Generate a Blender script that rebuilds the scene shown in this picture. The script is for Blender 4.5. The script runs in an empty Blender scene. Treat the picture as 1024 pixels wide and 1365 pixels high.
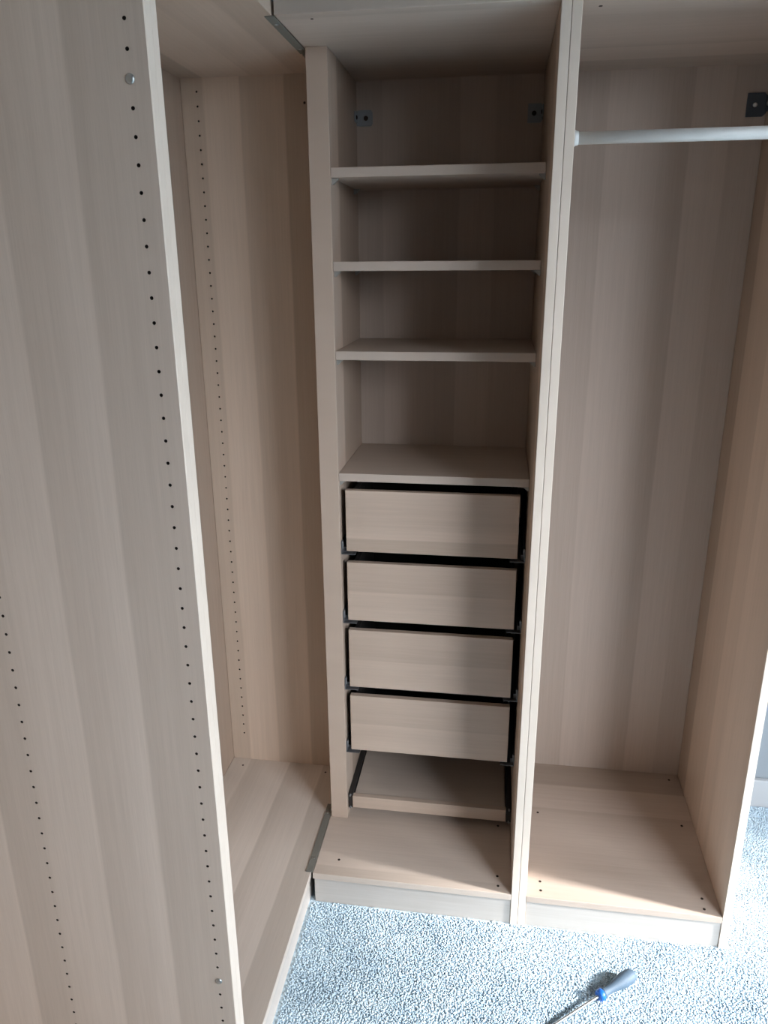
import bpy, bmesh, math, random
import numpy as np
from mathutils import Matrix, Vector
random.seed(7)
scene = bpy.context.scene
COL = scene.collection

# ------------------------------------------------------------------ camera
FPX = 1014.75
cam_data = bpy.data.cameras.new('camera')
cam = bpy.data.objects.new('camera', cam_data); COL.objects.link(cam)
cam_data.sensor_fit = 'HORIZONTAL'; cam_data.sensor_width = 36.0
cam_data.lens = 36.0 * FPX / 1024.0
cam_data.clip_start = 0.02
RIGHT = (0.98903759, 0.14748536, -0.00726001)
UP = (-0.03900168, 0.30833312, 0.95047859)
FWD = (-0.14242018, 0.93977591, -0.31070522)
M = Matrix.Identity(4)
for i in range(3):
    M[i][0] = RIGHT[i]; M[i][1] = UP[i]; M[i][2] = -FWD[i]
M[0][3], M[1][3], M[2][3] = -0.0986, -1.5279, 1.5801
cam.matrix_world = M
scene.camera = cam

# ------------------------------------------------------------------ sky, sun, window light, exposure
world = bpy.data.worlds.new('sky'); scene.world = world
world.use_nodes = True
wn = world.node_tree
bg = wn.nodes['Background']
# overcast-bright sky above the horizon, darker ground below it
w_tc = wn.nodes.new('ShaderNodeTexCoord'); w_sp = wn.nodes.new('ShaderNodeSeparateXYZ'); w_rp = wn.nodes.new('ShaderNodeValToRGB')
w_mr = wn.nodes.new('ShaderNodeMapRange'); w_mr.inputs['From Min'].default_value = -.2; w_mr.inputs['From Max'].default_value = .8
wn.links.new(w_tc.outputs['Generated'], w_sp.inputs[0]); wn.links.new(w_sp.outputs['Z'], w_mr.inputs['Value'])
wn.links.new(w_mr.outputs[0], w_rp.inputs[0]); wn.links.new(w_rp.outputs[0], bg.inputs['Color'])
el = w_rp.color_ramp.elements
el[0].position = 0.18; el[0].color = (.025, .025, .025, 1)
el[1].position = 1.0; el[1].color = (.86, .92, 1.0, 1)
e = el.new(.22); e.color = (.28, .305, .34, 1)
e = el.new(.50); e.color = (.61, .65, .71, 1)
SKY = 31.5
bg.inputs['Strength'].default_value = SKY

def lamp(name, kind, loc, direction, energy, color, **kw):
    d = bpy.data.lights.new(name, kind); d.energy = energy; d.color = color
    for k, v in kw.items(): setattr(d, k, v)
    o = bpy.data.objects.new(name, d); COL.objects.link(o)
    o.location = loc
    o.rotation_euler = Vector(direction).to_track_quat('-Z', 'Y').to_euler()
    return o
SUN_EL = math.radians(26)
lamp('sun', 'SUN', (4, -.7, 3), (-.987, .16, -math.tan(SUN_EL)), 14.0, (1.0, .995, .99), angle=math.radians(4.5))
# the room's right window and a front one added for fill; portals only guide the sampling of the sky behind them
WX, WY0, WY1, WZ0, WZ1 = 4.20, -1.80, -0.27, 0.15, 2.36      # opening in the right wall
FX0, FX1, FZ0, FZ1, FY = 1.15, 3.40, 1.05, 2.38, -2.05        # unseen opening in the wall behind, added for fill light
for nm, loc, d, sx, sy in (('portal_right', (WX - .01, (WY0 + WY1) / 2, (WZ0 + WZ1) / 2), (-1, 0, 0), WY1 - WY0, WZ1 - WZ0),
                           ('portal_front', ((FX0 + FX1) / 2, FY + .01, (FZ0 + FZ1) / 2), (0, 1, 0), FX1 - FX0, FZ1 - FZ0)):
    lamp(nm, 'AREA', loc, d, 1, (1, 1, 1), shape='RECTANGLE', size=sx, size_y=sy).data.cycles.is_portal = True
scene.view_settings.view_transform = 'Standard'
scene.view_settings.look = 'None'
scene.view_settings.exposure = 0.0
scene.view_settings.gamma = 1.0
scene.view_settings.use_curve_mapping = False
scene.cycles.max_bounces = 10
scene.cycles.diffuse_bounces = 6
scene.cycles.use_denoising = True

# ------------------------------------------------------------------ materials
def srgb(r, g, b):
    f = lambda c: (c / 255 / 12.92) if c / 255 <= .04045 else ((c / 255 + .055) / 1.055) ** 2.4
    return (f(r), f(g), f(b), 1)

def simple(name, color, rough=.5, metal=0.0, bump=0.0, bscale=300, spec=.5, var=0.0):
    m = bpy.data.materials.new(name); m.use_nodes = True
    nt = m.node_tree; b = nt.nodes['Principled BSDF']
    b.inputs['Base Color'].default_value = color
    b.inputs['Roughness'].default_value = rough
    b.inputs['Metallic'].default_value = metal
    b.inputs['Specular IOR Level'].default_value = spec
    tc = nt.nodes.new('ShaderNodeTexCoord'); nz = nt.nodes.new('ShaderNodeTexNoise')
    nz.inputs['Scale'].default_value = bscale
    nt.links.new(tc.outputs['Object'], nz.inputs['Vector'])
    if bump:
        bp = nt.nodes.new('ShaderNodeBump'); bp.inputs['Strength'].default_value = bump
        bp.inputs['Distance'].default_value = .001
        nt.links.new(nz.outputs['Fac'], bp.inputs['Height']); nt.links.new(bp.outputs['Normal'], b.inputs['Normal'])
    if var:
        mx = nt.nodes.new('ShaderNodeMix'); mx.data_type = 'RGBA'
        mx.inputs['A'].default_value = tuple(c * (1 - var) for c in color[:3]) + (1,)
        mx.inputs['B'].default_value = tuple(min(1, c * (1 + var)) for c in color[:3]) + (1,)
        nt.links.new(nz.outputs['Fac'], mx.inputs['Factor']); nt.links.new(mx.outputs['Result'], b.inputs['Base Color'])
    return m

OAK = srgb(201, 180, 162)
def wood(name, bands, span, base=OAK, seed=0.0, contrast=1.4):
    """pale stained oak laminate. UV u = metres across the grain, v = metres along it.
    bands: list of (u, tone); two entries at nearly the same u make a hard edge between planks, or where shade is painted in."""
    m = bpy.data.materials.new(name); m.use_nodes = True
    nt = m.node_tree; N = nt.nodes; L = nt.links; b = N['Principled BSDF']
    b.inputs['Roughness'].default_value = .46
    b.inputs['Specular IOR Level'].default_value = .35
    uv = N.new('ShaderNodeUVMap'); uv.uv_map = 'grain'
    sep = N.new('ShaderNodeSeparateXYZ'); L.new(uv.outputs['UV'], sep.inputs[0])
    def noise(su, sv, detail, off):
        c = N.new('ShaderNodeCombineXYZ')
        a = N.new('ShaderNodeMath'); a.operation = 'MULTIPLY_ADD'; a.inputs[1].default_value = su; a.inputs[2].default_value = off + seed
        d = N.new('ShaderNodeMath'); d.operation = 'MULTIPLY_ADD'; d.inputs[1].default_value = sv; d.inputs[2].default_value = seed * .7
        L.new(sep.outputs[0], a.inputs[0]); L.new(sep.outputs[1], d.inputs[0])
        L.new(a.outputs[0], c.inputs[0]); L.new(d.outputs[0], c.inputs[1])
        n = N.new('ShaderNodeTexNoise'); n.inputs['Scale'].default_value = 1.0
        n.inputs['Detail'].default_value = detail; n.inputs['Roughness'].default_value = .6
        L.new(c.outputs[0], n.inputs['Vector']); return n.outputs['Fac']
    # plank bands with a slightly wavering edge
    w = noise(6, 2.2, 2, 3.1)
    wv = N.new('ShaderNodeMath'); wv.operation = 'MULTIPLY_ADD'; wv.inputs[1].default_value = .010
    L.new(w, wv.inputs[0]); L.new(sep.outputs[0], wv.inputs[2])
    mr = N.new('ShaderNodeMapRange'); mr.inputs['From Min'].default_value = span[0] + .005
    mr.inputs['From Max'].default_value = span[1] + .005
    L.new(wv.outputs[0], mr.inputs['Value'])
    ramp = N.new('ShaderNodeValToRGB'); el = ramp.color_ramp.elements
    while len(el) > 1: el.remove(el[0])
    for k, (u, t) in enumerate(bands):
        t = 1 + (t - 1) * contrast
        p = min(1, max(0, (u - span[0]) / (span[1] - span[0])))
        e = el[0] if k == 0 else el.new(p)
        e.position = p; e.color = (t * .5, t * .5, t * .5, 1)
    L.new(mr.outputs[0], ramp.inputs[0])
    def mul(x, f, a):      # x * f + a
        q = N.new('ShaderNodeMath'); q.operation = 'MULTIPLY_ADD'
        L.new(x, q.inputs[0]); q.inputs[1].default_value = f; q.inputs[2].default_value = a; return q.outputs[0]
    def times(x, y):
        q = N.new('ShaderNodeMath'); q.operation = 'MULTIPLY'; L.new(x, q.inputs[0]); L.new(y, q.inputs[1]); return q.outputs[0]
    fine = noise(620, 9, 3, 0); mid = noise(110, 2.6, 3, 11); broad = noise(22, .9, 2, 29)
    t = times(times(mul(ramp.outputs['Color'], 2, 0), mul(fine, .16, .92)), times(mul(mid, .16, .92), mul(broad, .14, .93)))
    mx = N.new('ShaderNodeMix'); mx.data_type = 'RGBA'; mx.blend_type = 'MULTIPLY'; mx.inputs['Factor'].default_value = 1
    mx.inputs['A'].default_value = base
    cc = N.new('ShaderNodeCombineColor')
    L.new(t, cc.inputs[0])
    pw = N.new('ShaderNodeMath'); pw.operation = 'POWER'; pw.inputs[1].default_value = 1.06; L.new(t, pw.inputs[0]); L.new(pw.outputs[0], cc.inputs[1])
    pw = N.new('ShaderNodeMath'); pw.operation = 'POWER'; pw.inputs[1].default_value = 1.16; L.new(t, pw.inputs[0]); L.new(pw.outputs[0], cc.inputs[2])
    L.new(cc.outputs[0], mx.inputs['B']); L.new(mx.outputs['Result'], b.inputs['Base Color'])
    bp = N.new('ShaderNodeBump'); bp.inputs['Strength'].default_value = .12; bp.inputs['Distance'].default_value = .0006
    L.new(fine, bp.inputs['Height']); L.new(bp.outputs['Normal'], b.inputs['Normal'])
    return m

E_ = .002
def saw(edges):
    """edges: [(u, tone just before, tone just after)] -> ramp stops with hard edges"""
    s = []
    for u, a, c in edges: s += [(u - E_, a), (u + E_, c)]
    return s
# u = distance behind the front edge
W_A = wood('oak_a', [(0, .97), (.10, .93)] + saw([(.109, .93, 1.08)]) + [(.15, 1.03), (.17, .99)] + saw([(.217, .95, 1.07)]) +
           [(.28, 1.05), (.335, .93)] + saw([(.396, .89, 1.04)]) + [(.48, 1.0), (.56, .92)], (0, .6), base=srgb(211, 196, 182), contrast=1.1)
W_B = wood('oak_b', [(0, .84)] + saw([(.1, .84, 1.0)]) + [(.15, .98)] + saw([(.209, .94, 1.05)]) + [(.27, 1.06)] + saw([(.30, 1.04, .93)]) + [(.356, .93)], (0, .4), base=srgb(214, 193, 173), seed=4)
W_BF = wood('oak_b_floor', [(0, .94)] + saw([(.065, .92, 1.08)]) + [(.11, 1.04)] + saw([(.172, .95, 1.09)]) + [(.23, 1.03), (.27, .95)] + saw([(.30, .94, 1.0)]) + [(.36, .98)], (0, .4), base=srgb(214, 202, 190), seed=9)
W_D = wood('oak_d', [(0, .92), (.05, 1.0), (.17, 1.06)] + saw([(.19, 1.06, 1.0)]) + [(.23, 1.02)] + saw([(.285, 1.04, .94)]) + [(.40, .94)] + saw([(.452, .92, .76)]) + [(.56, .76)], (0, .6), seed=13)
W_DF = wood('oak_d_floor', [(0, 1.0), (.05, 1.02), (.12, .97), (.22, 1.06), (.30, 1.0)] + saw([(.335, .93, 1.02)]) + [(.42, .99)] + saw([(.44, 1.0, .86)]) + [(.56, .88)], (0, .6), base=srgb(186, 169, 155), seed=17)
W_CF = wood('oak_c_floor', [(0, .96)] + saw([(.03, .95, 1.03)]) + [(.1, 1.04), (.2, .97), (.3, .93), (.56, .9)], (0, .6), base=srgb(205, 189, 175), seed=21)
W_C = wood('oak_c_shade', [(0, 1.0)] + saw([(.09, 1.0, .80)]) + [(.3, .82), (.56, .84)], (0, .6), seed=25)  # darker behind the front strip: shade of the inner side painted into the oak
W_BACK = wood('oak_back', [(0, .96), (.07, .96)] + saw([(.115, .95, 1.04)]) + [(.2, 1.04), (.26, .94)] + saw([(.308, .93, 1.04)]) + [(.36, 1.02)] + saw([(.395, 1.0, .94)]) + [(.5, .94)], (0, .5), base=srgb(191, 174, 160), seed=31)
W_EDGE = wood('oak_plain', [(0, 1.0), (.5, 1.0)], (0, 1), seed=37)
W_BAND = wood('oak_edge_band', [(0, 1.0), (.5, 1.0)], (0, 1), base=srgb(232, 216, 199), seed=51)
W_PLINTH = wood('oak_plinth', [(0, 1.0), (.5, 1.0)], (0, 1), base=srgb(186, 178, 170), seed=57)
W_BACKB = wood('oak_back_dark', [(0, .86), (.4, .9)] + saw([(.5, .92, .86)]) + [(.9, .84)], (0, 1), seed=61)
W_BT = wood('oak_b_top', [(0, .96), (.06, .95)] + saw([(.075, .94, 1.03)]) + [(.14, 1.0)] + saw([(.18, .96, 1.03)]) + [(.24, 1.0)] + saw([(.30, .98, .82)]) + [(.36, .82)], (0, .4), seed=71)
W_DR1 = wood('oak_drawer_a', [(0, .93)] + saw([(.036, .92, 1.06)]) + [(.08, 1.0), (.12, .98), (.16, 1.04)], (0, .2), seed=41)
W_DR2 = wood('oak_drawer_b', [(0, 1.03), (.06, 1.0)] + saw([(.082, 1.03, .95)]) + [(.16, .99)], (0, .2), seed=44)

HOLE = simple('hole_dark', srgb(40, 30, 24), .9)
STEEL = simple('screw_steel', srgb(190, 195, 195), .3, 1.0, var=.05)
GREY = simple('grey_metal', srgb(122, 120, 112), .65, .0, var=.06)
CATCH = simple('catch_grey', srgb(128, 128, 128), .5, 0, var=.05)
RUN = simple('runner_grey', srgb(110, 110, 112), .5, .4, var=.05)
DARK = simple('anthracite_box_shade', srgb(46, 42, 40), .6, 0, var=.1)  # runners' own dark grey; on the drawer boxes it stands for shade
CLEAR = simple('peg_plastic', srgb(160, 157, 150), .3, 0, var=.05)
BRK = simple('bracket_zinc', srgb(150, 156, 160), .4, .5, var=.08)
BRKD = simple('bracket_blue_grey', srgb(88, 96, 104), .45, .5, var=.08)
WHITE_RAIL = simple('white_lacquer', srgb(214, 215, 211), .35, 0, var=.02)
PAINT_B = simple('wall_paint_blue_grey', srgb(122, 130, 136), .85, 0, bump=.15, bscale=220, var=.02)
PAINT = simple('wall_paint', srgb(112, 120, 126), .85, 0, bump=.15, bscale=220, var=.02)
CEIL = simple('ceiling_paint', srgb(112, 113, 113), .9, 0, bump=.1, bscale=180, var=.02)
SKIRT = simple('skirting_gloss', srgb(160, 163, 165), .4, 0, var=.02)
RUBBER = simple('handle_rubber', srgb(70, 88, 104), .6, 0, bump=.4, bscale=900, var=.12)
BLUE = simple('collar_blue', srgb(24, 92, 178), .35, 0, var=.05)

# ------------------------------------------------------------------ mesh helpers
def uv_box(me, across, along, origin=0.0, sign=1.0, aoff=0.0):
    """UV layer 'grain': u = sign*(coord[across]-origin), v = coord[along]"""
    lay = me.uv_layers.new(name='grain')
    n = len(me.loops); vi = np.empty(n, np.int32); me.loops.foreach_get('vertex_index', vi)
    co = np.empty(len(me.vertices) * 3); me.vertices.foreach_get('co', co); co = co.reshape(-1, 3)
    u = sign * (co[vi, across] - origin); v = co[vi, along] + aoff
    lay.data.foreach_set('uv', np.stack([u, v], 1).astype(np.float32).ravel())

def emit(name, bm, mat, parent=None, uv=None, smooth=False, shift=True):
    """one mesh object; vertices are given in world metres, moved to the parent's frame"""
    me = bpy.data.meshes.new(name)
    bm.normal_update(); bm.to_mesh(me); bm.free()
    if uv: uv_box(me, *uv)
    for m in (mat if isinstance(mat, (list, tuple)) else [mat]): me.materials.append(m)
    if smooth:
        for p in me.polygons: p.use_smooth = True
    o = bpy.data.objects.new(name, me); COL.objects.link(o)
    if parent is not None:
        w = wloc(parent)
        me.transform(Matrix.Translation(-w)); o.parent = parent
    return o
def wloc(o):
    v = Vector((0, 0, 0))
    while o is not None: v += o.location; o = o.parent
    return v
def box(bm, a, b, bev=0.0, mat=0):
    vs = [bm.verts.new((x, y, z)) for x in (a[0], b[0]) for y in (a[1], b[1]) for z in (a[2], b[2])]
    fs = [bm.faces.new([vs[i] for i in q]) for q in ((0, 1, 3, 2), (4, 6, 7, 5), (0, 4, 5, 1), (2, 3, 7, 6), (0, 2, 6, 4), (1, 5, 7, 3))]
    for f in fs: f.material_index = mat
    if bev:
        es = list({e for f in fs for e in f.edges})
        r = bmesh.ops.bevel(bm, geom=es, offset=bev, segments=2, affect='EDGES', profile=.5)
        for f in r['faces']: f.material_index = mat
    return vs
def panel(name, a, b, mat, parent, uv, bev=.0012, band=None):
    """board; band = outward direction of the edge that carries the pale edge band"""
    bm = bmesh.new(); box(bm, a, b, bev)
    if band: edge_band(bm, band); mat = [mat, W_BAND]
    return emit(name, bm, mat, parent, uv)
def edge_band(bm, d):
    bm.normal_update()
    for f in bm.faces:
        if f.normal.dot(Vector(d)) > .5: f.material_index = 1
def cyl(bm, p0, p1, r0, r1=None, seg=20, caps=True, mat=0):
    r1 = r0 if r1 is None else r1
    p0, p1 = Vector(p0), Vector(p1); d = (p1 - p0).normalized()
    u = d.orthogonal().normalized(); v = d.cross(u)
    rings = []
    for p, r in ((p0, r0), (p1, r1)):
        rings.append([bm.verts.new(p + r * (math.cos(t) * u + math.sin(t) * v)) for t in [2 * math.pi * k / seg for k in range(seg)]])
    fs = []
    for k in range(seg):
        fs.append(bm.faces.new((rings[0][k], rings[0][(k + 1) % seg], rings[1][(k + 1) % seg], rings[1][k])))
    if caps:
        fs.append(bm.faces.new(rings[0][::-1])); fs.append(bm.faces.new(rings[1]))
    for f in fs: f.material_index = mat
def lathe(bm, p0, d, prof, seg=32, mat=0):
    """prof: [(distance along d, radius)]"""
    p0 = Vector(p0); d = Vector(d).normalized(); u = d.orthogonal().normalized(); v = d.cross(u)
    rings = []
    for s, r in prof:
        rings.append([bm.verts.new(p0 + s * d + max(r, 1e-5) * (math.cos(t) * u + math.sin(t) * v)) for t in [2 * math.pi * k / seg for k in range(seg)]])
    for a, b in zip(rings, rings[1:]):
        for k in range(seg):
            bm.faces.new((a[k], a[(k + 1) % seg], b[(k + 1) % seg], b[k])).material_index = mat
    bm.faces.new(rings[0][::-1]); bm.faces.new(rings[-1])
def thing(name, label, cat, loc, group=None):
    o = bpy.data.objects.new(name, None); COL.objects.link(o); o.location = loc
    o.empty_display_size = .1
    o['label'] = label; o['category'] = cat
    if group: o['group'] = group
    return o
def structure(name, bm, mat, parent=None, uv=None):
    o = emit(name, bm, mat, parent, uv)
    if parent is None: o['kind'] = 'structure'
    return o

def holed_panel(name, x0, x1, z0, z1, yf, t, cols, zs, mat, parent, uv, r=.0025, s=.007, depth=.010, bev=.0012):
    """upright board whose face towards -y is drilled with rows of peg holes (real recesses)"""
    bm = bmesh.new()
    V = lambda x, y, z: bm.verts.new((x, y, z))
    def quad(xa, xb, za, zb):
        bm.faces.new((V(xa, yf, za), V(xb, yf, za), V(xb, yf, zb), V(xa, yf, zb)))
    xa0, xb0 = x0 + bev, x1 - bev
    cols = sorted(cols); edge = xa0
    for c in cols:
        quad(edge, c - s, z0, z1); edge = c + s
        zz = z0
        for z in sorted(zs):
            quad(c - s, c + s, zz, z - s); zz = z + s
            n = 12
            ring = [V(c + r * math.cos(2 * math.pi * k / n), yf, z + r * math.sin(2 * math.pi * k / n)) for k in range(n)]
            sq = []
            for k in range(n):
                a = 2 * math.pi * k / n; q = max(abs(math.cos(a)), abs(math.sin(a)))
                sq.append(V(c + s * math.cos(a) / q, yf, z + s * math.sin(a) / q))
            cor = {1: (1, 1), 4: (-1, 1), 7: (-1, -1), 10: (1, -1)}
            deep = [V(v.co.x, yf + depth, v.co.z) for v in ring]
            for k in range(n):
                k2 = (k + 1) % n
                if k in cor:
                    cx, cz = cor[k]; q = V(c + s * cx, yf, z + s * cz)
                    bm.faces.new((ring[k], sq[k], q, sq[k2], ring[k2]))
                else:
                    bm.faces.new((ring[k], sq[k], sq[k2], ring[k2]))
                f = bm.faces.new((ring[k2], deep[k2], deep[k], ring[k])); f.material_index = 1
            bm.faces.new(deep[::-1]).material_index = 1
        quad(c - s, c + s, zz, z1)
    quad(edge, xb0, z0, z1)
    # rounded-off rim, sides and rear
    y2 = yf + t; yb = yf + bev
    def f4(*p): bm.faces.new([V(*q) for q in p])
    f4((xb0, yf, z0), (x1, yb, z0), (x1, yb, z1), (xb0, yf, z1))
    f4((x1, yb, z0), (x1, y2, z0), (x1, y2, z1), (x1, yb, z1))
    f4((x0, yb, z0), (xa0, yf, z0), (xa0, yf, z1), (x0, yb, z1))
    f4((x0, y2, z0), (x0, yb, z0), (x0, yb, z1), (x0, y2, z1))
    f4((x1, y2, z0), (x0, y2, z0), (x0, y2, z1), (x1, y2, z1))
    for z, o in ((z1, 1), (z0, -1)):
        p = [(xa0, yf, z), (xb0, yf, z), (x1, yb, z), (x1, y2, z), (x0, y2, z), (x0, yb, z)]
        f4(*(p if o > 0 else p[::-1]))
    bm.normal_update()
    for f in bm.faces:
        if f.normal.x > .5 and f.material_index == 0 and abs(f.calc_center_median().x - x1) < bev * 1.1: f.material_index = 2
    return emit(name, bm, [mat, HOLE, W_BAND], parent, uv)

def screws(name, pts, parent, axis, r=.0035):
    """small sunk plugs: a dark cup with a head below, each its own part"""
    d = Vector(axis)
    for p in pts:
        bm = bmesh.new(); p = Vector(p)
        cyl(bm, p + d * .0001, p + d * .0004, r, r, 14)
        emit(name, bm, HOLE, parent)

# ------------------------------------------------------------------ measures
PILE = .0045                       # depth of the carpet pile below z = 0
Z0 = -.0042                       # the furniture stands through the pile on the backing
H1, FT = .0893, .018              # top of the bottom boards, board thickness
HT = 2.0044; HTOP = HT + .026
XF = -.5287                       # front plane of the two wardrobes along the left wall
YA = -.5447                       # face of the near wardrobe's end panel
YBACK = .5404
BX0 = XF - .3564                  # rear inner face, second wardrobe
AXB = XF - .575
YBF = .4378                       # inner face of the second wardrobe's end panel

# ------------------------------------------------------------------ room
RX0, RX1, RY0, RY1, RH = -1.15, WX, FY, .56, 2.40
def wall_with_hole(name, axis, pos, thick, lo, hi, h0, h1):
    """wall at axis=pos (0: x, 1: y), running lo..hi along the other axis, with an opening h0..h1 = (a, z)"""
    bm = bmesh.new()
    def b(a0, a1, z0, z1):
        p = [0, 0, z0]; q = [0, 0, z1]
        p[axis], q[axis] = sorted((pos, pos + thick)); p[1 - axis], q[1 - axis] = a0, a1
        box(bm, p, q)
    b(lo, h0[0], -PILE, RH); b(h1[0], hi, -PILE, RH); b(h0[0], h1[0], -PILE, h0[1]); b(h0[0], h1[0], h1[1], RH)
    return structure(name, bm, PAINT)
bm = bmesh.new(); box(bm, (RX0 - .1, RY1, -PILE), (RX1 + .1, RY1 + .1, RH)); structure('wall_back', bm, PAINT_B)
bm = bmesh.new(); box(bm, (RX0 - .1, RY0, -PILE), (RX0, RY1, RH)); structure('wall_left', bm, PAINT)
wall_with_hole('wall_right', 0, RX1, .25, RY0, RY1, (WY0, WZ0), (WY1, WZ1))
wall_with_hole('wall_front', 1, RY0, -.25, RX0 - .1, RX1 + .1, (FX0, FZ0), (FX1, FZ1))
bm = bmesh.new(); box(bm, (RX0 - .1, RY0 - .1, RH), (RX1 + .1, RY1 + .1, RH + .1)); structure('ceiling', bm, CEIL)
def window(name, axis, pos, lo, hi, z0, z1, mull):
    bm = bmesh.new(); w = .05
    def b(a0, a1, za, zb):
        p = [0, 0, za]; q = [0, 0, zb]; p[axis], q[axis] = pos - .03, pos + .03; p[1 - axis], q[1 - axis] = a0, a1
        box(bm, p, q, .004)
    b(lo, lo + w, z0, z1); b(hi - w, hi, z0, z1); b(lo + w, hi - w, z0, z0 + w); b(lo + w, hi - w, z1 - w, z1)
    for m in mull: b(m - w / 2, m + w / 2, z0 + w, z1 - w)
    return structure(name, bm, SKIRT)
window('window_1', 0, WX + .15, WY0, WY1, WZ0, WZ1, [(WY0 + WY1) / 2])
window('fill_window', 1, FY - .15, FX0, FX1, FZ0, FZ1, [(FX0 + FX1) / 2])  # unseen window, added to let in fill light
def skirting(name, a, b, top_axis):
    bm = bmesh.new(); box(bm, a, b, .003); return structure(name, bm, SKIRT)
skirting('baseboard_back', (.505, RY1 - .016, -PILE), (RX1, RY1, .0905), 0)
skirting('baseboard_right', (RX1 - .016, RY0, -PILE), (RX1, RY1 - .017, .0905), 0)

# carpet: backing + tufted pile
def carpet_mat(name):
    m = bpy.data.materials.new(name); m.use_nodes = True
    nt = m.node_tree; N = nt.nodes; L = nt.links; b = N['Principled BSDF']
    b.inputs['Roughness'].default_value = .95; b.inputs['Specular IOR Level'].default_value = .1
    tc = N.new('ShaderNodeTexCoord')
    n1 = N.new('ShaderNodeTexNoise'); n1.inputs['Scale'].default_value = 170; n1.inputs['Detail'].default_value = 2
    n2 = N.new('ShaderNodeTexNoise'); n2.inputs['Scale'].default_value = 7; n2.inputs['Detail'].default_value = 3
    L.new(tc.outputs['Object'], n1.inputs[0]); L.new(tc.outputs['Object'], n2.inputs[0])
    r = N.new('ShaderNodeValToRGB'); e = r.color_ramp.elements
    e[0].position = .34; e[0].color = srgb(184, 205, 218); e[1].position = .66; e[1].color = srgb(222, 238, 246)
    L.new(n1.outputs['Fac'], r.inputs[0])
    mx = N.new('ShaderNodeMix'); mx.data_type = 'RGBA'; mx.blend_type = 'MULTIPLY'; mx.inputs['Factor'].default_value = 1
    r2 = N.new('ShaderNodeValToRGB'); e = r2.color_ramp.elements
    e[0].position = .35; e[0].color = (.74, .77, .80, 1); e[1].position = .65; e[1].color = (1, 1, 1, 1)
    L.new(n2.outputs['Fac'], r2.inputs[0])
    L.new(r.outputs[0], mx.inputs['A']); L.new(r2.outputs[0], mx.inputs['B']); L.new(mx.outputs['Result'], b.inputs['Base Color'])
    bp = N.new('ShaderNodeBump'); bp.inputs['Strength'].default_value = .2; bp.inputs['Distance'].default_value = .002
    L.new(n1.outputs['Fac'], bp.inputs['Height']); L.new(bp.outputs['Normal'], b.inputs['Normal'])
    return m
CARPET = carpet_mat('blue_grey_carpet')
bm = bmesh.new(); box(bm, (RX0, RY0, -PILE - .05), (RX1, RY1, -PILE))
floor = structure('floor', bm, CARPET)
def pile(x0, x1, y0, y1, label):
    rng = np.random.default_rng(3)
    pts = []
    sp = .0044
    def fill(x0, x1, y0, y1):
        gx, gy = np.meshgrid(np.arange(x0, x1, sp), np.arange(y0, y1, sp))
        p = np.stack([gx.ravel(), gy.ravel()], 1); pts.append(p + rng.uniform(-.0021, .0021, p.shape))
    fill(x0, x1, y0, y1)
    P = np.concatenate(pts); n = len(P)
    lean = rng.normal(0, .0016, (n, 2)); hgt = PILE * rng.uniform(.91, 1.04, n); rad = rng.uniform(.0026, .0036, n); a0 = rng.uniform(0, 6.28, n)
    co = np.empty((n, 7, 3))
    for k in range(3):
        a = a0 + k * 2.0944
        co[:, k, 0] = P[:, 0] + rad * np.cos(a); co[:, k, 1] = P[:, 1] + rad * np.sin(a); co[:, k, 2] = -PILE - .001
        co[:, 3 + k, 0] = P[:, 0] + .7 * lean[:, 0] + rad * np.cos(a + .4); co[:, 3 + k, 1] = P[:, 1] + .7 * lean[:, 1] + rad * np.sin(a + .4); co[:, 3 + k, 2] = -PILE + .72 * hgt
    co[:, 3:6, 2] -= .0004; co[:, 6, :2] = P + lean; co[:, 6, 2] = -PILE + hgt
    base = (np.arange(n) * 7)[:, None, None]
    q = np.array([[0, 1, 4], [0, 4, 3], [1, 2, 5], [1, 5, 4], [2, 0, 3], [2, 3, 5], [3, 4, 6], [4, 5, 6], [5, 3, 6]])
    tri = (base + q[None]).reshape(-1, 3)
    me = bpy.data.meshes.new('carpet_pile')
    me.vertices.add(n * 7); me.vertices.foreach_set('co', co.ravel().astype(np.float32))
    nt_ = len(tri); me.loops.add(nt_ * 3); me.polygons.add(nt_)
    me.loops.foreach_set('vertex_index', tri.ravel().astype(np.int32))
    me.polygons.foreach_set('loop_start', (np.arange(nt_) * 3).astype(np.int32))
    me.update(calc_edges=True); me.materials.append(CARPET)
    o = bpy.data.objects.new('carpet_pile', me); COL.objects.link(o)
    o['kind'] = 'stuff'; o['label'] = label; o['category'] = 'carpet'
    return o
pile(XF + .004, 1.25, -.95, -.003, 'pale blue-grey carpet pile in front of the wardrobes, under the screwdriver')
pile(.512, 1.25, -.003, RY1 - .02, 'carpet pile in the strip between the right wardrobe and the skirting board')

# ------------------------------------------------------------------ wardrobe nearest the camera, along the left wall
LA = thing('wardrobe', 'nearest wardrobe on the left, seen only as a drilled pale oak side panel', 'wardrobe', (AXB, -1.0, Z0), 'fitted oak wardrobes')
zA = [1.8586 + .032 * k for k in range(-54, 4)]
zA = [z for z in zA if .13 < z < HT - .05]
uvA = (0, 2, XF, -1.0)
p = holed_panel('side_panel', AXB, XF, Z0, HTOP, YA, .0178, [XF - .026, XF - .3246], zA, W_A, LA, uvA)
for z in (1.8586 - .064, 1.8586 - .032 * 47):
    bm = bmesh.new()
    c = Vector((XF - .026, YA, z))
    lathe(bm, c + Vector((0, .001, 0)), (0, -1, 0), [(0, .0062), (.002, .0060), (.0036, .0045), (.0040, .0016)], 20)
    o = emit('connecting_screw', bm, STEEL, p, smooth=True); o['label'] = 'shiny steel connecting screw head'
yA0 = YA - .964
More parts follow.
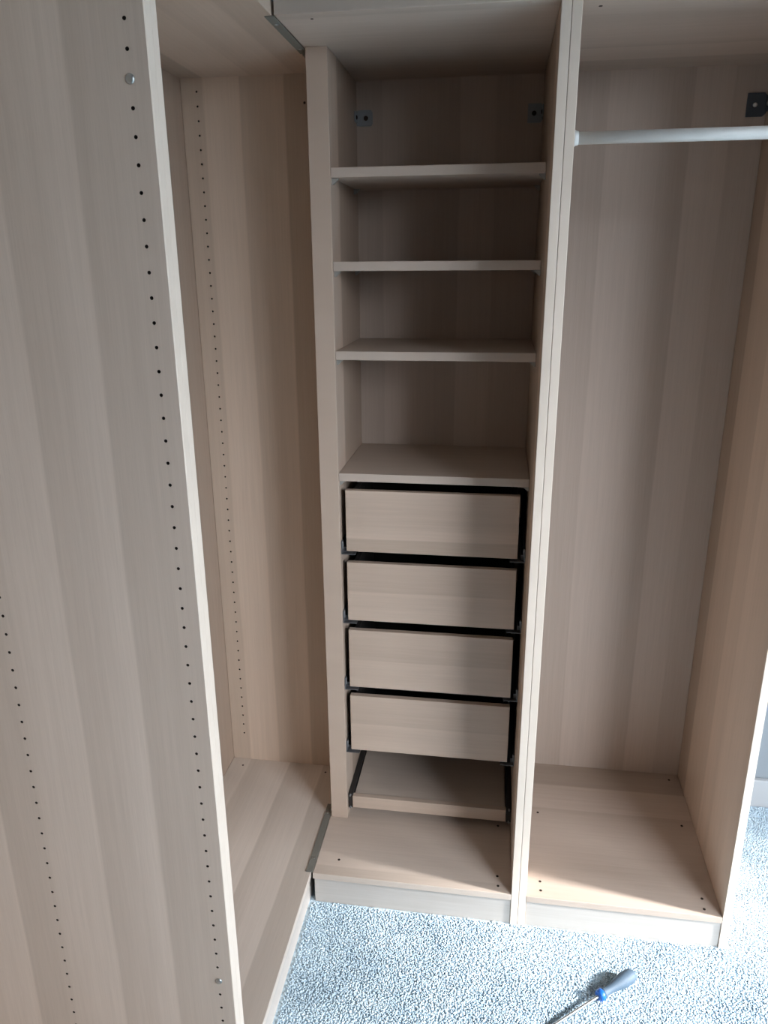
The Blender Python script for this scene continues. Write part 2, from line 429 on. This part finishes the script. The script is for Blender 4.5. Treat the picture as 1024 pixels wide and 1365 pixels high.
panel('side_panel', (AXB, yA0 - .018, Z0), (XF, yA0, HTOP), W_A, LA, (0, 2, XF, -1.0, 3.0), band=(1, 0, 0))
panel('bottom_panel', (AXB, yA0 + .0003, H1 - FT), (XF, YA - .0003, H1), W_BF, LA, (0, 1, XF, -1.0))
panel('top_panel', (AXB, yA0 + .0003, HT), (XF, YA - .0003, HTOP), W_BF, LA, (0, 1, XF, -1.0, 2.0))
panel('back_panel', (AXB - .005, yA0 - .018, H1 - FT), (AXB - .0003, YA + .017, HTOP), W_BACK, LA, (1, 2, yA0))
panel('plinth', (XF - .030, yA0 + .0003, Z0), (XF - .012, YA - .0003, H1 - FT - .0003), W_PLINTH, LA, (2, 1))

# ------------------------------------------------------------------ second wardrobe along the left wall
LB = thing('wardrobe', 'empty open wardrobe on the left, between the big drilled panel and the drawers', 'wardrobe', (BX0, 0, Z0), 'fitted oak wardrobes')
YB0 = YA + .0180
zB = [1.9753 - .032 * k for k in range(0, 57)]; zB = [z for z in zB if z > .15]
panel('side_panel', (BX0, YB0, Z0), (XF, YB0 + .018, HTOP), W_A, LB, (0, 2, XF, -1.0, 6.0), band=(1, 0, 0))
holed_panel('side_panel', BX0, XF, Z0, HTOP, YBF, .018, [XF - .028, XF - .3163], zB, W_B, LB, (0, 2, XF, -1.0))
panel('bottom_panel', (BX0, YB0 + .0183, H1 - FT), (XF, YBF - .0003, H1), W_BF, LB, (0, 1, XF, -1.0))
panel('top_panel', (BX0, YB0 + .0183, HT), (XF, YBF - .0003, HTOP), W_BT, LB, (0, 1, XF, -1.0, 2.0))
panel('back_panel', (BX0 - .005, YB0, H1 - FT), (BX0 - .0003, YBF + .018, HTOP), W_BACKB, LB, (1, 2, -.52))
panel('plinth', (XF - .024, YB0 + .0183, Z0), (XF - .006, YBF - .0003, H1 - FT - .0003), W_PLINTH, LB, (2, 1))
screws('cover_plug', [(-.5795, YBF, 1.9425)], LB, (0, -1, 0), .003)
screws('cover_plug', [(-.5801, .4038, H1), (-.8439, .4025, H1)], LB, (0, 0, 1), .003)

# ------------------------------------------------------------------ corner wardrobe with shelves and drawers
CX0, CX1 = -.5230, -.0183
LC = thing('wardrobe', 'corner wardrobe in the middle with four shelves above four drawers', 'wardrobe', (-.27, .28, Z0), 'fitted oak wardrobes')
SXL, SXR, SY = -.5195, -.4732, .2127
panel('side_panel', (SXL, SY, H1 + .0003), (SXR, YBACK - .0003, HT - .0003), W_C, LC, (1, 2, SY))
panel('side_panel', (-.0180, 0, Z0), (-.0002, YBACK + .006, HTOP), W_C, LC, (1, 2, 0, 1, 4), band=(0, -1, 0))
panel('bottom_panel', (CX0, 0, H1 - FT), (CX1, YBACK - .0003, H1), W_CF, LC, (1, 0, 0))
panel('top_panel', (CX0, 0, HT), (CX1, YBACK - .0003, HTOP), W_CF, LC, (1, 0, 0, 1, 5))
panel('back_panel', (CX0, YBACK, H1 - FT), (CX1, YBACK + .005, HTOP), W_BACK, LC, (0, 2, CX0, 1, 3), bev=.0006)
panel('plinth', (CX0 + .003, .003, Z0), (CX1, .019, H1 - FT - .0003), W_PLINTH, LC, (2, 0))
screws('cover_plug', [(-.4653, .0547, H1), (-.0531, .0556, H1), (-.051, .0236, H1), (-.0524, .2403, H1)], LC, (0, 0, 1))
screws('cover_plug', [(-.4611, .0338, HT)], LC, (0, 0, -1), .003)

def strip(name, z, d):
    bm = bmesh.new()
    za, zb = sorted((z + .0003 * d, z + .0022 * d))
    box(bm, (-.5415, .0015, za), (-.5232, .262, zb), .0006)
    zc, zd = sorted((z + .0022 * d, z + .012 * d))
    box(bm, (-.5300, .232, zc), (-.5238, .258, zd), .001)       # turned-up end beside the side panel
    o = emit(name, bm, GREY, LC); o['label'] = 'grey metal joining strip'
    for y in (.05, .225):
        bm = bmesh.new()
        lathe(bm, (-.5325, y, z + .0020 * d), (0, 0, d), [(0, .0042), (.0008, .0040), (.0014, .0022)], 16)
        s = emit('strip_screw', bm, STEEL, o, smooth=True)
strip('joining_strip', H1, 1)
strip('joining_strip', HT, -1)

# shelves, each on four clear pegs
for k, zb in enumerate((1.7555, 1.5640, 1.3685, 1.0785)):
    sh = panel('shelf', (SXR + .0006, SY + .001, zb), (CX1 - .0006, YBACK - .002, zb + .0200), W_CF, LC, (1, 0, 0, 1, k * 1.7))
    for sx, sg in ((SXR + .0004, 1), (CX1 - .0004, -1)):
        for y in (SY + .012, YBACK - .06):
            bm = bmesh.new(); w = .010
            a = [(0, 0), (.014, 0), (.014, -.002), (.003, -.012), (0, -.012)]
            lo = [bm.verts.new((sx + sg * q[0], y, zb - .0004 + q[1])) for q in a]
            hi = [bm.verts.new((sx + sg * q[0], y + w, zb - .0004 + q[1])) for q in a]
            bm.faces.new(lo); bm.faces.new(hi[::-1])
            for i in range(5): bm.faces.new((lo[i], hi[i], hi[(i + 1) % 5], lo[(i + 1) % 5]))
            bmesh.ops.recalc_face_normals(bm, faces=bm.faces[:])
            emit('shelf_peg', bm, CLEAR, sh)

# drawers
DXL, DXR, DY = -.4600, -.0370, .224
def drawer(zlo, zhi, mat, k):
    d = bpy.data.objects.new('drawer', None); COL.objects.link(d); d.parent = LC
    base = Vector(((DXL + DXR) / 2, DY, zlo)); d.location = base - wloc(LC)
    bm = bmesh.new(); box(bm, (DXL, DY, zlo), (DXR, DY + .016, zhi), .0012)
    emit('drawer_front', bm, mat, d, (2, 0, zlo, 1, k * 2.3))
    bx0, bx1, by0, by1, bz0 = DXL + .010, DXR - .004, DY + .0163, YBACK - .012, zlo + .008
    zt = zhi - .012
    for nm, a, b in (('drawer_side', (bx0, by0, bz0), (bx0 + .012, by1, zt)),
                     ('drawer_side', (bx1 - .012, by0, bz0), (bx1, by1, zt)),
                     ('drawer_back', (bx0 + .0122, by1 - .012, bz0), (bx1 - .0122, by1, zt)),
                     ('drawer_bottom', (bx0 + .0122, by0, bz0), (bx1 - .0122, by1 - .0122, bz0 + .006))):
        bm = bmesh.new(); box(bm, a, b, .0006); emit(nm, bm, DARK, d)  # box boards darkened in colour to paint in the shade between drawers
    for x, s in ((SXR + .0006, 1), (CX1 - .0006, -1)):           # steel runner: ledge under the box, lip on the panel
        bm = bmesh.new(); xs = sorted((x, x + s * .036)); xt = sorted((x, x + s * .002))
        box(bm, (xs[0], DY - .004, zlo - .0075), (xs[1], YBACK - .01, zlo - .0060))
        box(bm, (xt[0], DY - .004, zlo - .0058), (xt[1], YBACK - .01, zlo + .026))
        xu = sorted((x + s * .0022, x + s * .010))
        box(bm, (xu[0], DY + .010, zlo - .0058), (xu[1], YBACK - .012, zlo + .007))
        r = emit('runner', bm, RUN, d); r['label'] = 'grey steel drawer runner'
        bm = bmesh.new()
        cyl(bm, (x + s * .0020, DY + .002, zlo + .022), (x + s * .0042, DY + .002, zlo + .022), .0035, .003, 12)
        emit('catch_pin', bm, CATCH, d); bm = bmesh.new()
        box(bm, *[tuple(q) for q in ((min(x + s * .0022, x + s * .0046), DY, zlo + .006), (max(x + s * .0022, x + s * .0046), DY + .004, zlo + .026))])
        emit('runner_catch', bm, CATCH, d)
for k, (a, b) in enumerate(((.8935, 1.0530), (.7032, .8635), (.5075, .6750), (.3110, .4800))):
    drawer(a, b, (W_DR1, W_DR2, W_DR2, W_DR2)[k], k)

# pull-out tray under the drawers
tr = bpy.data.objects.new('pull_out_tray', None); COL.objects.link(tr); tr.parent = LC
TZ0, TZ1 = .1190, .1565
tr.location = Vector(((DXL + DXR) / 2, DY, TZ0)) - wloc(LC)
bm = bmesh.new(); box(bm, (DXL, DY, TZ0), (DXR + .004, DY + .016, TZ1), .0012); emit('tray_front', bm, W_EDGE, tr, (2, 0))
bm = bmesh.new(); box(bm, (DXL + .004, DY + .0163, TZ0 + .012), (DXR, YBACK - .012, TZ1 - .003), .0008); emit('tray_board', bm, W_CF, tr, (1, 0))
for x, s in ((SXR + .0006, 1), (CX1 - .0006, -1)):
    bm = bmesh.new(); xs = sorted((x, x + s * .0135))
    box(bm, (xs[0], DY + .004, TZ0 - .004), (xs[1], YBACK - .01, TZ1 + .004), .0008)
    o = emit('runner', bm, DARK, tr); o['label'] = 'dark tray runner'
    bm = bmesh.new(); cyl(bm, (x + s * .006, DY + .0045, TZ1 + .001), (x + s * .006, DY - .001, TZ1 + .001), .003, .0026, 12)
    emit('catch_pin', bm, CATCH, tr); bm = bmesh.new(); cyl(bm, (x + s * .006, DY + .0045, TZ0 - .001), (x + s * .006, DY - .001, TZ0 - .001), .0028, .0024, 12)
    emit('catch_pin', bm, CATCH, tr)

# fixing brackets in the top rear corners
def bracket(parent, xs, sg, y, z, w, h, mat, screw, label, fixed=False):
    bm = bmesh.new(); n = 20
    x0, x1 = sorted((xs, xs + sg * w)); cx, cz, r = xs + sg * w * .58, z, .0058
    # plate on the back board, with a round hole
    yf = y - .0025
    ring = [Vector((cx + r * math.cos(2 * math.pi * k / n), 0, cz + r * math.sin(2 * math.pi * k / n))) for k in range(n)]
    sq = []
    for k in range(n):
        a = 2 * math.pi * k / n; c, s = math.cos(a), math.sin(a)
        t = min(((x1 if c > 0 else x0) - cx) / c if abs(c) > 1e-6 else 9, ((z + h / 2 if s > 0 else z - h / 2) - cz) / s if abs(s) > 1e-6 else 9)
        sq.append(Vector((cx + t * c, 0, cz + t * s)))
    R1 = [bm.verts.new((v.x, yf, v.z)) for v in ring]; S1 = [bm.verts.new((v.x, yf, v.z)) for v in sq]
    R2 = [bm.verts.new((v.x, y - .0003, v.z)) for v in ring]; S2 = [bm.verts.new((v.x, y - .0003, v.z)) for v in sq]
    for k in range(n):
        j = (k + 1) % n
        bm.faces.new((R1[k], R1[j], S1[j], S1[k])); bm.faces.new((S1[k], S1[j], S2[j], S2[k])); bm.faces.new((R1[j], R1[k], R2[k], R2[j]))
    # arm on the side board
    a0, a1 = sorted((xs, xs + sg * .0025))
    box(bm, (a0, y - .034, z - h * .32), (a1, y - .0026, z + h * .32), .0005)
    bmesh.ops.recalc_face_normals(bm, faces=bm.faces[:])
    o = emit('wall_bracket', bm, mat, parent); o['label'] = label
    bm = bmesh.new(); cyl(bm, (cx, y - .0006, cz), (cx, y - .0002, cz), r * .98, r * .98, 16); emit('bracket_hole', bm, HOLE, o)
    if fixed:
        bm = bmesh.new(); lathe(bm, (cx, y - .0008, cz), (0, -1, 0), [(0, .0050), (.0022, .0050), (.0034, .0036), (.0036, .0012)], 18)
        emit('bracket_screw', bm, WHITE_RAIL, o, smooth=True)
    bm = bmesh.new(); lathe(bm, (xs + sg * .0026, y - .018, z), (sg, 0, 0), [(0, .0052), (.001, .0050), (.0022, .003)], 16)
    emit('bracket_screw', bm, screw, o, smooth=True)
    return o
bracket(LC, SXR + .0003, 1, YBACK, 1.9215, .040, .036, BRK, HOLE, 'pale grey fixing bracket')
bracket(LC, CX1 - .0003, -1, YBACK, 1.9200, .036, .042, BRK, HOLE, 'pale grey fixing bracket')

# ------------------------------------------------------------------ open wardrobe with a hanging rail, on the right
LD = thing('wardrobe', 'tall open wardrobe on the right with a white hanging rail', 'wardrobe', (.25, .28, Z0), 'fitted oak wardrobes')
def skew_panel(name, x0, x1, y0, y1, z0, z1, toe, mat, uv):
    bm = bmesh.new(); box(bm, (x0, y0, z0), (x1, y1, z1), .0012)
    for v in bm.verts: v.co.x += toe * (v.co.y - y0) / (y1 - y0)
    edge_band(bm, (0, -1, 0))
    return emit(name, bm, [mat, W_BAND], LD, uv)
TOE = .008
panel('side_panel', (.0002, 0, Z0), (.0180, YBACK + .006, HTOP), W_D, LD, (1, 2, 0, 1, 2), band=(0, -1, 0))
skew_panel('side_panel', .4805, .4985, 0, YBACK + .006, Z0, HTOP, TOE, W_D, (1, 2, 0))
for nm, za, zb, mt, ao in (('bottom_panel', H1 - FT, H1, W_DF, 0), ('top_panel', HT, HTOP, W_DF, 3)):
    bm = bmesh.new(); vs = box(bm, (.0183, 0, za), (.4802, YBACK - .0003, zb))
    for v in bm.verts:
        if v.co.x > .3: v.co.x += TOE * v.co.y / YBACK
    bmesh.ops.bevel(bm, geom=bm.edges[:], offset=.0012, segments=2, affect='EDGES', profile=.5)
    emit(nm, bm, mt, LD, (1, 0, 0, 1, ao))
panel('back_panel', (.0183, YBACK, H1 - FT), (.4880, YBACK + .005, HTOP), W_BACK, LD, (0, 2, .018), bev=.0006)
panel('plinth', (.0183, .003, Z0), (.4802, .019, H1 - FT - .0003), W_PLINTH, LD, (2, 0))
screws('cover_plug', [(.0541, .0532, H1), (.0546, .0239, H1), (.4453, .0531, H1), (.4428, .0204, H1), (.0592, .3112, H1), (.4571, .5111, H1), (.452, .3111, H1)], LD, (0, 0, 1))
screws('cover_plug', [(.052, .050, HT), (.44, .05, HT)], LD, (0, 0, -1))
RY, RZ = .035, 1.7935
bm = bmesh.new(); cyl(bm, (.0190, RY, RZ), (.4808, RY, RZ), .0108, seg=28)
rail = emit('hanging_rail', bm, WHITE_RAIL, LD, smooth=False); rail['label'] = 'white hanging rail'
for p in rail.data.polygons: p.use_smooth = len(p.vertices) == 4
for x, s in ((.0184, 1), (.4808, -1)):
    bm = bmesh.new()
    lathe(bm, (x, RY, RZ), (s, 0, 0), [(0, .0140), (.003, .0140), (.0045, .0128), (.0085, .0122), (.009, .0110)], 28)
    emit('rail_holder', bm, WHITE_RAIL, rail, smooth=True)
bracket(LD, .4872, -1, YBACK, 1.9210, .044, .050, BRKD, STEEL, 'dark grey fixing bracket', True)

# ------------------------------------------------------------------ screwdriver
BUTT = Vector((.2600, -.1225, .0172)); TIPD = Vector((-.79, -.605, -.045)).normalized()
LS = thing('screwdriver', 'screwdriver with a grey-blue handle and blue collar lying on the carpet', 'screwdriver', BUTT)
bm = bmesh.new()
lathe(bm, BUTT, TIPD, [(-.0045, .004), (-.003, .009), (.0, .0122), (.006, .0147), (.016, .0160), (.030, .0157), (.045, .0136), (.058, .0110), (.070, .0092), (.080, .0089), (.088, .0100), (.0925, .0110)], 40)
h = emit('handle', bm, RUBBER, LS, smooth=True)
bm = bmesh.new()
lathe(bm, BUTT, TIPD, [(.0920, .0104), (.0935, .0124), (.0975, .0128), (.1010, .0122), (.1045, .0112), (.1060, .0060)], 40)
c = emit('collar', bm, BLUE, LS, smooth=True); c['label'] = 'bright blue collar'
bm = bmesh.new()
lathe(bm, BUTT, TIPD, [(.104, .0034), (.108, .0034), (.220, .0034), (.238, .0033), (.250, .0012)], 18)
c = emit('shaft', bm, STEEL, LS, smooth=True); c['label'] = 'steel shaft'
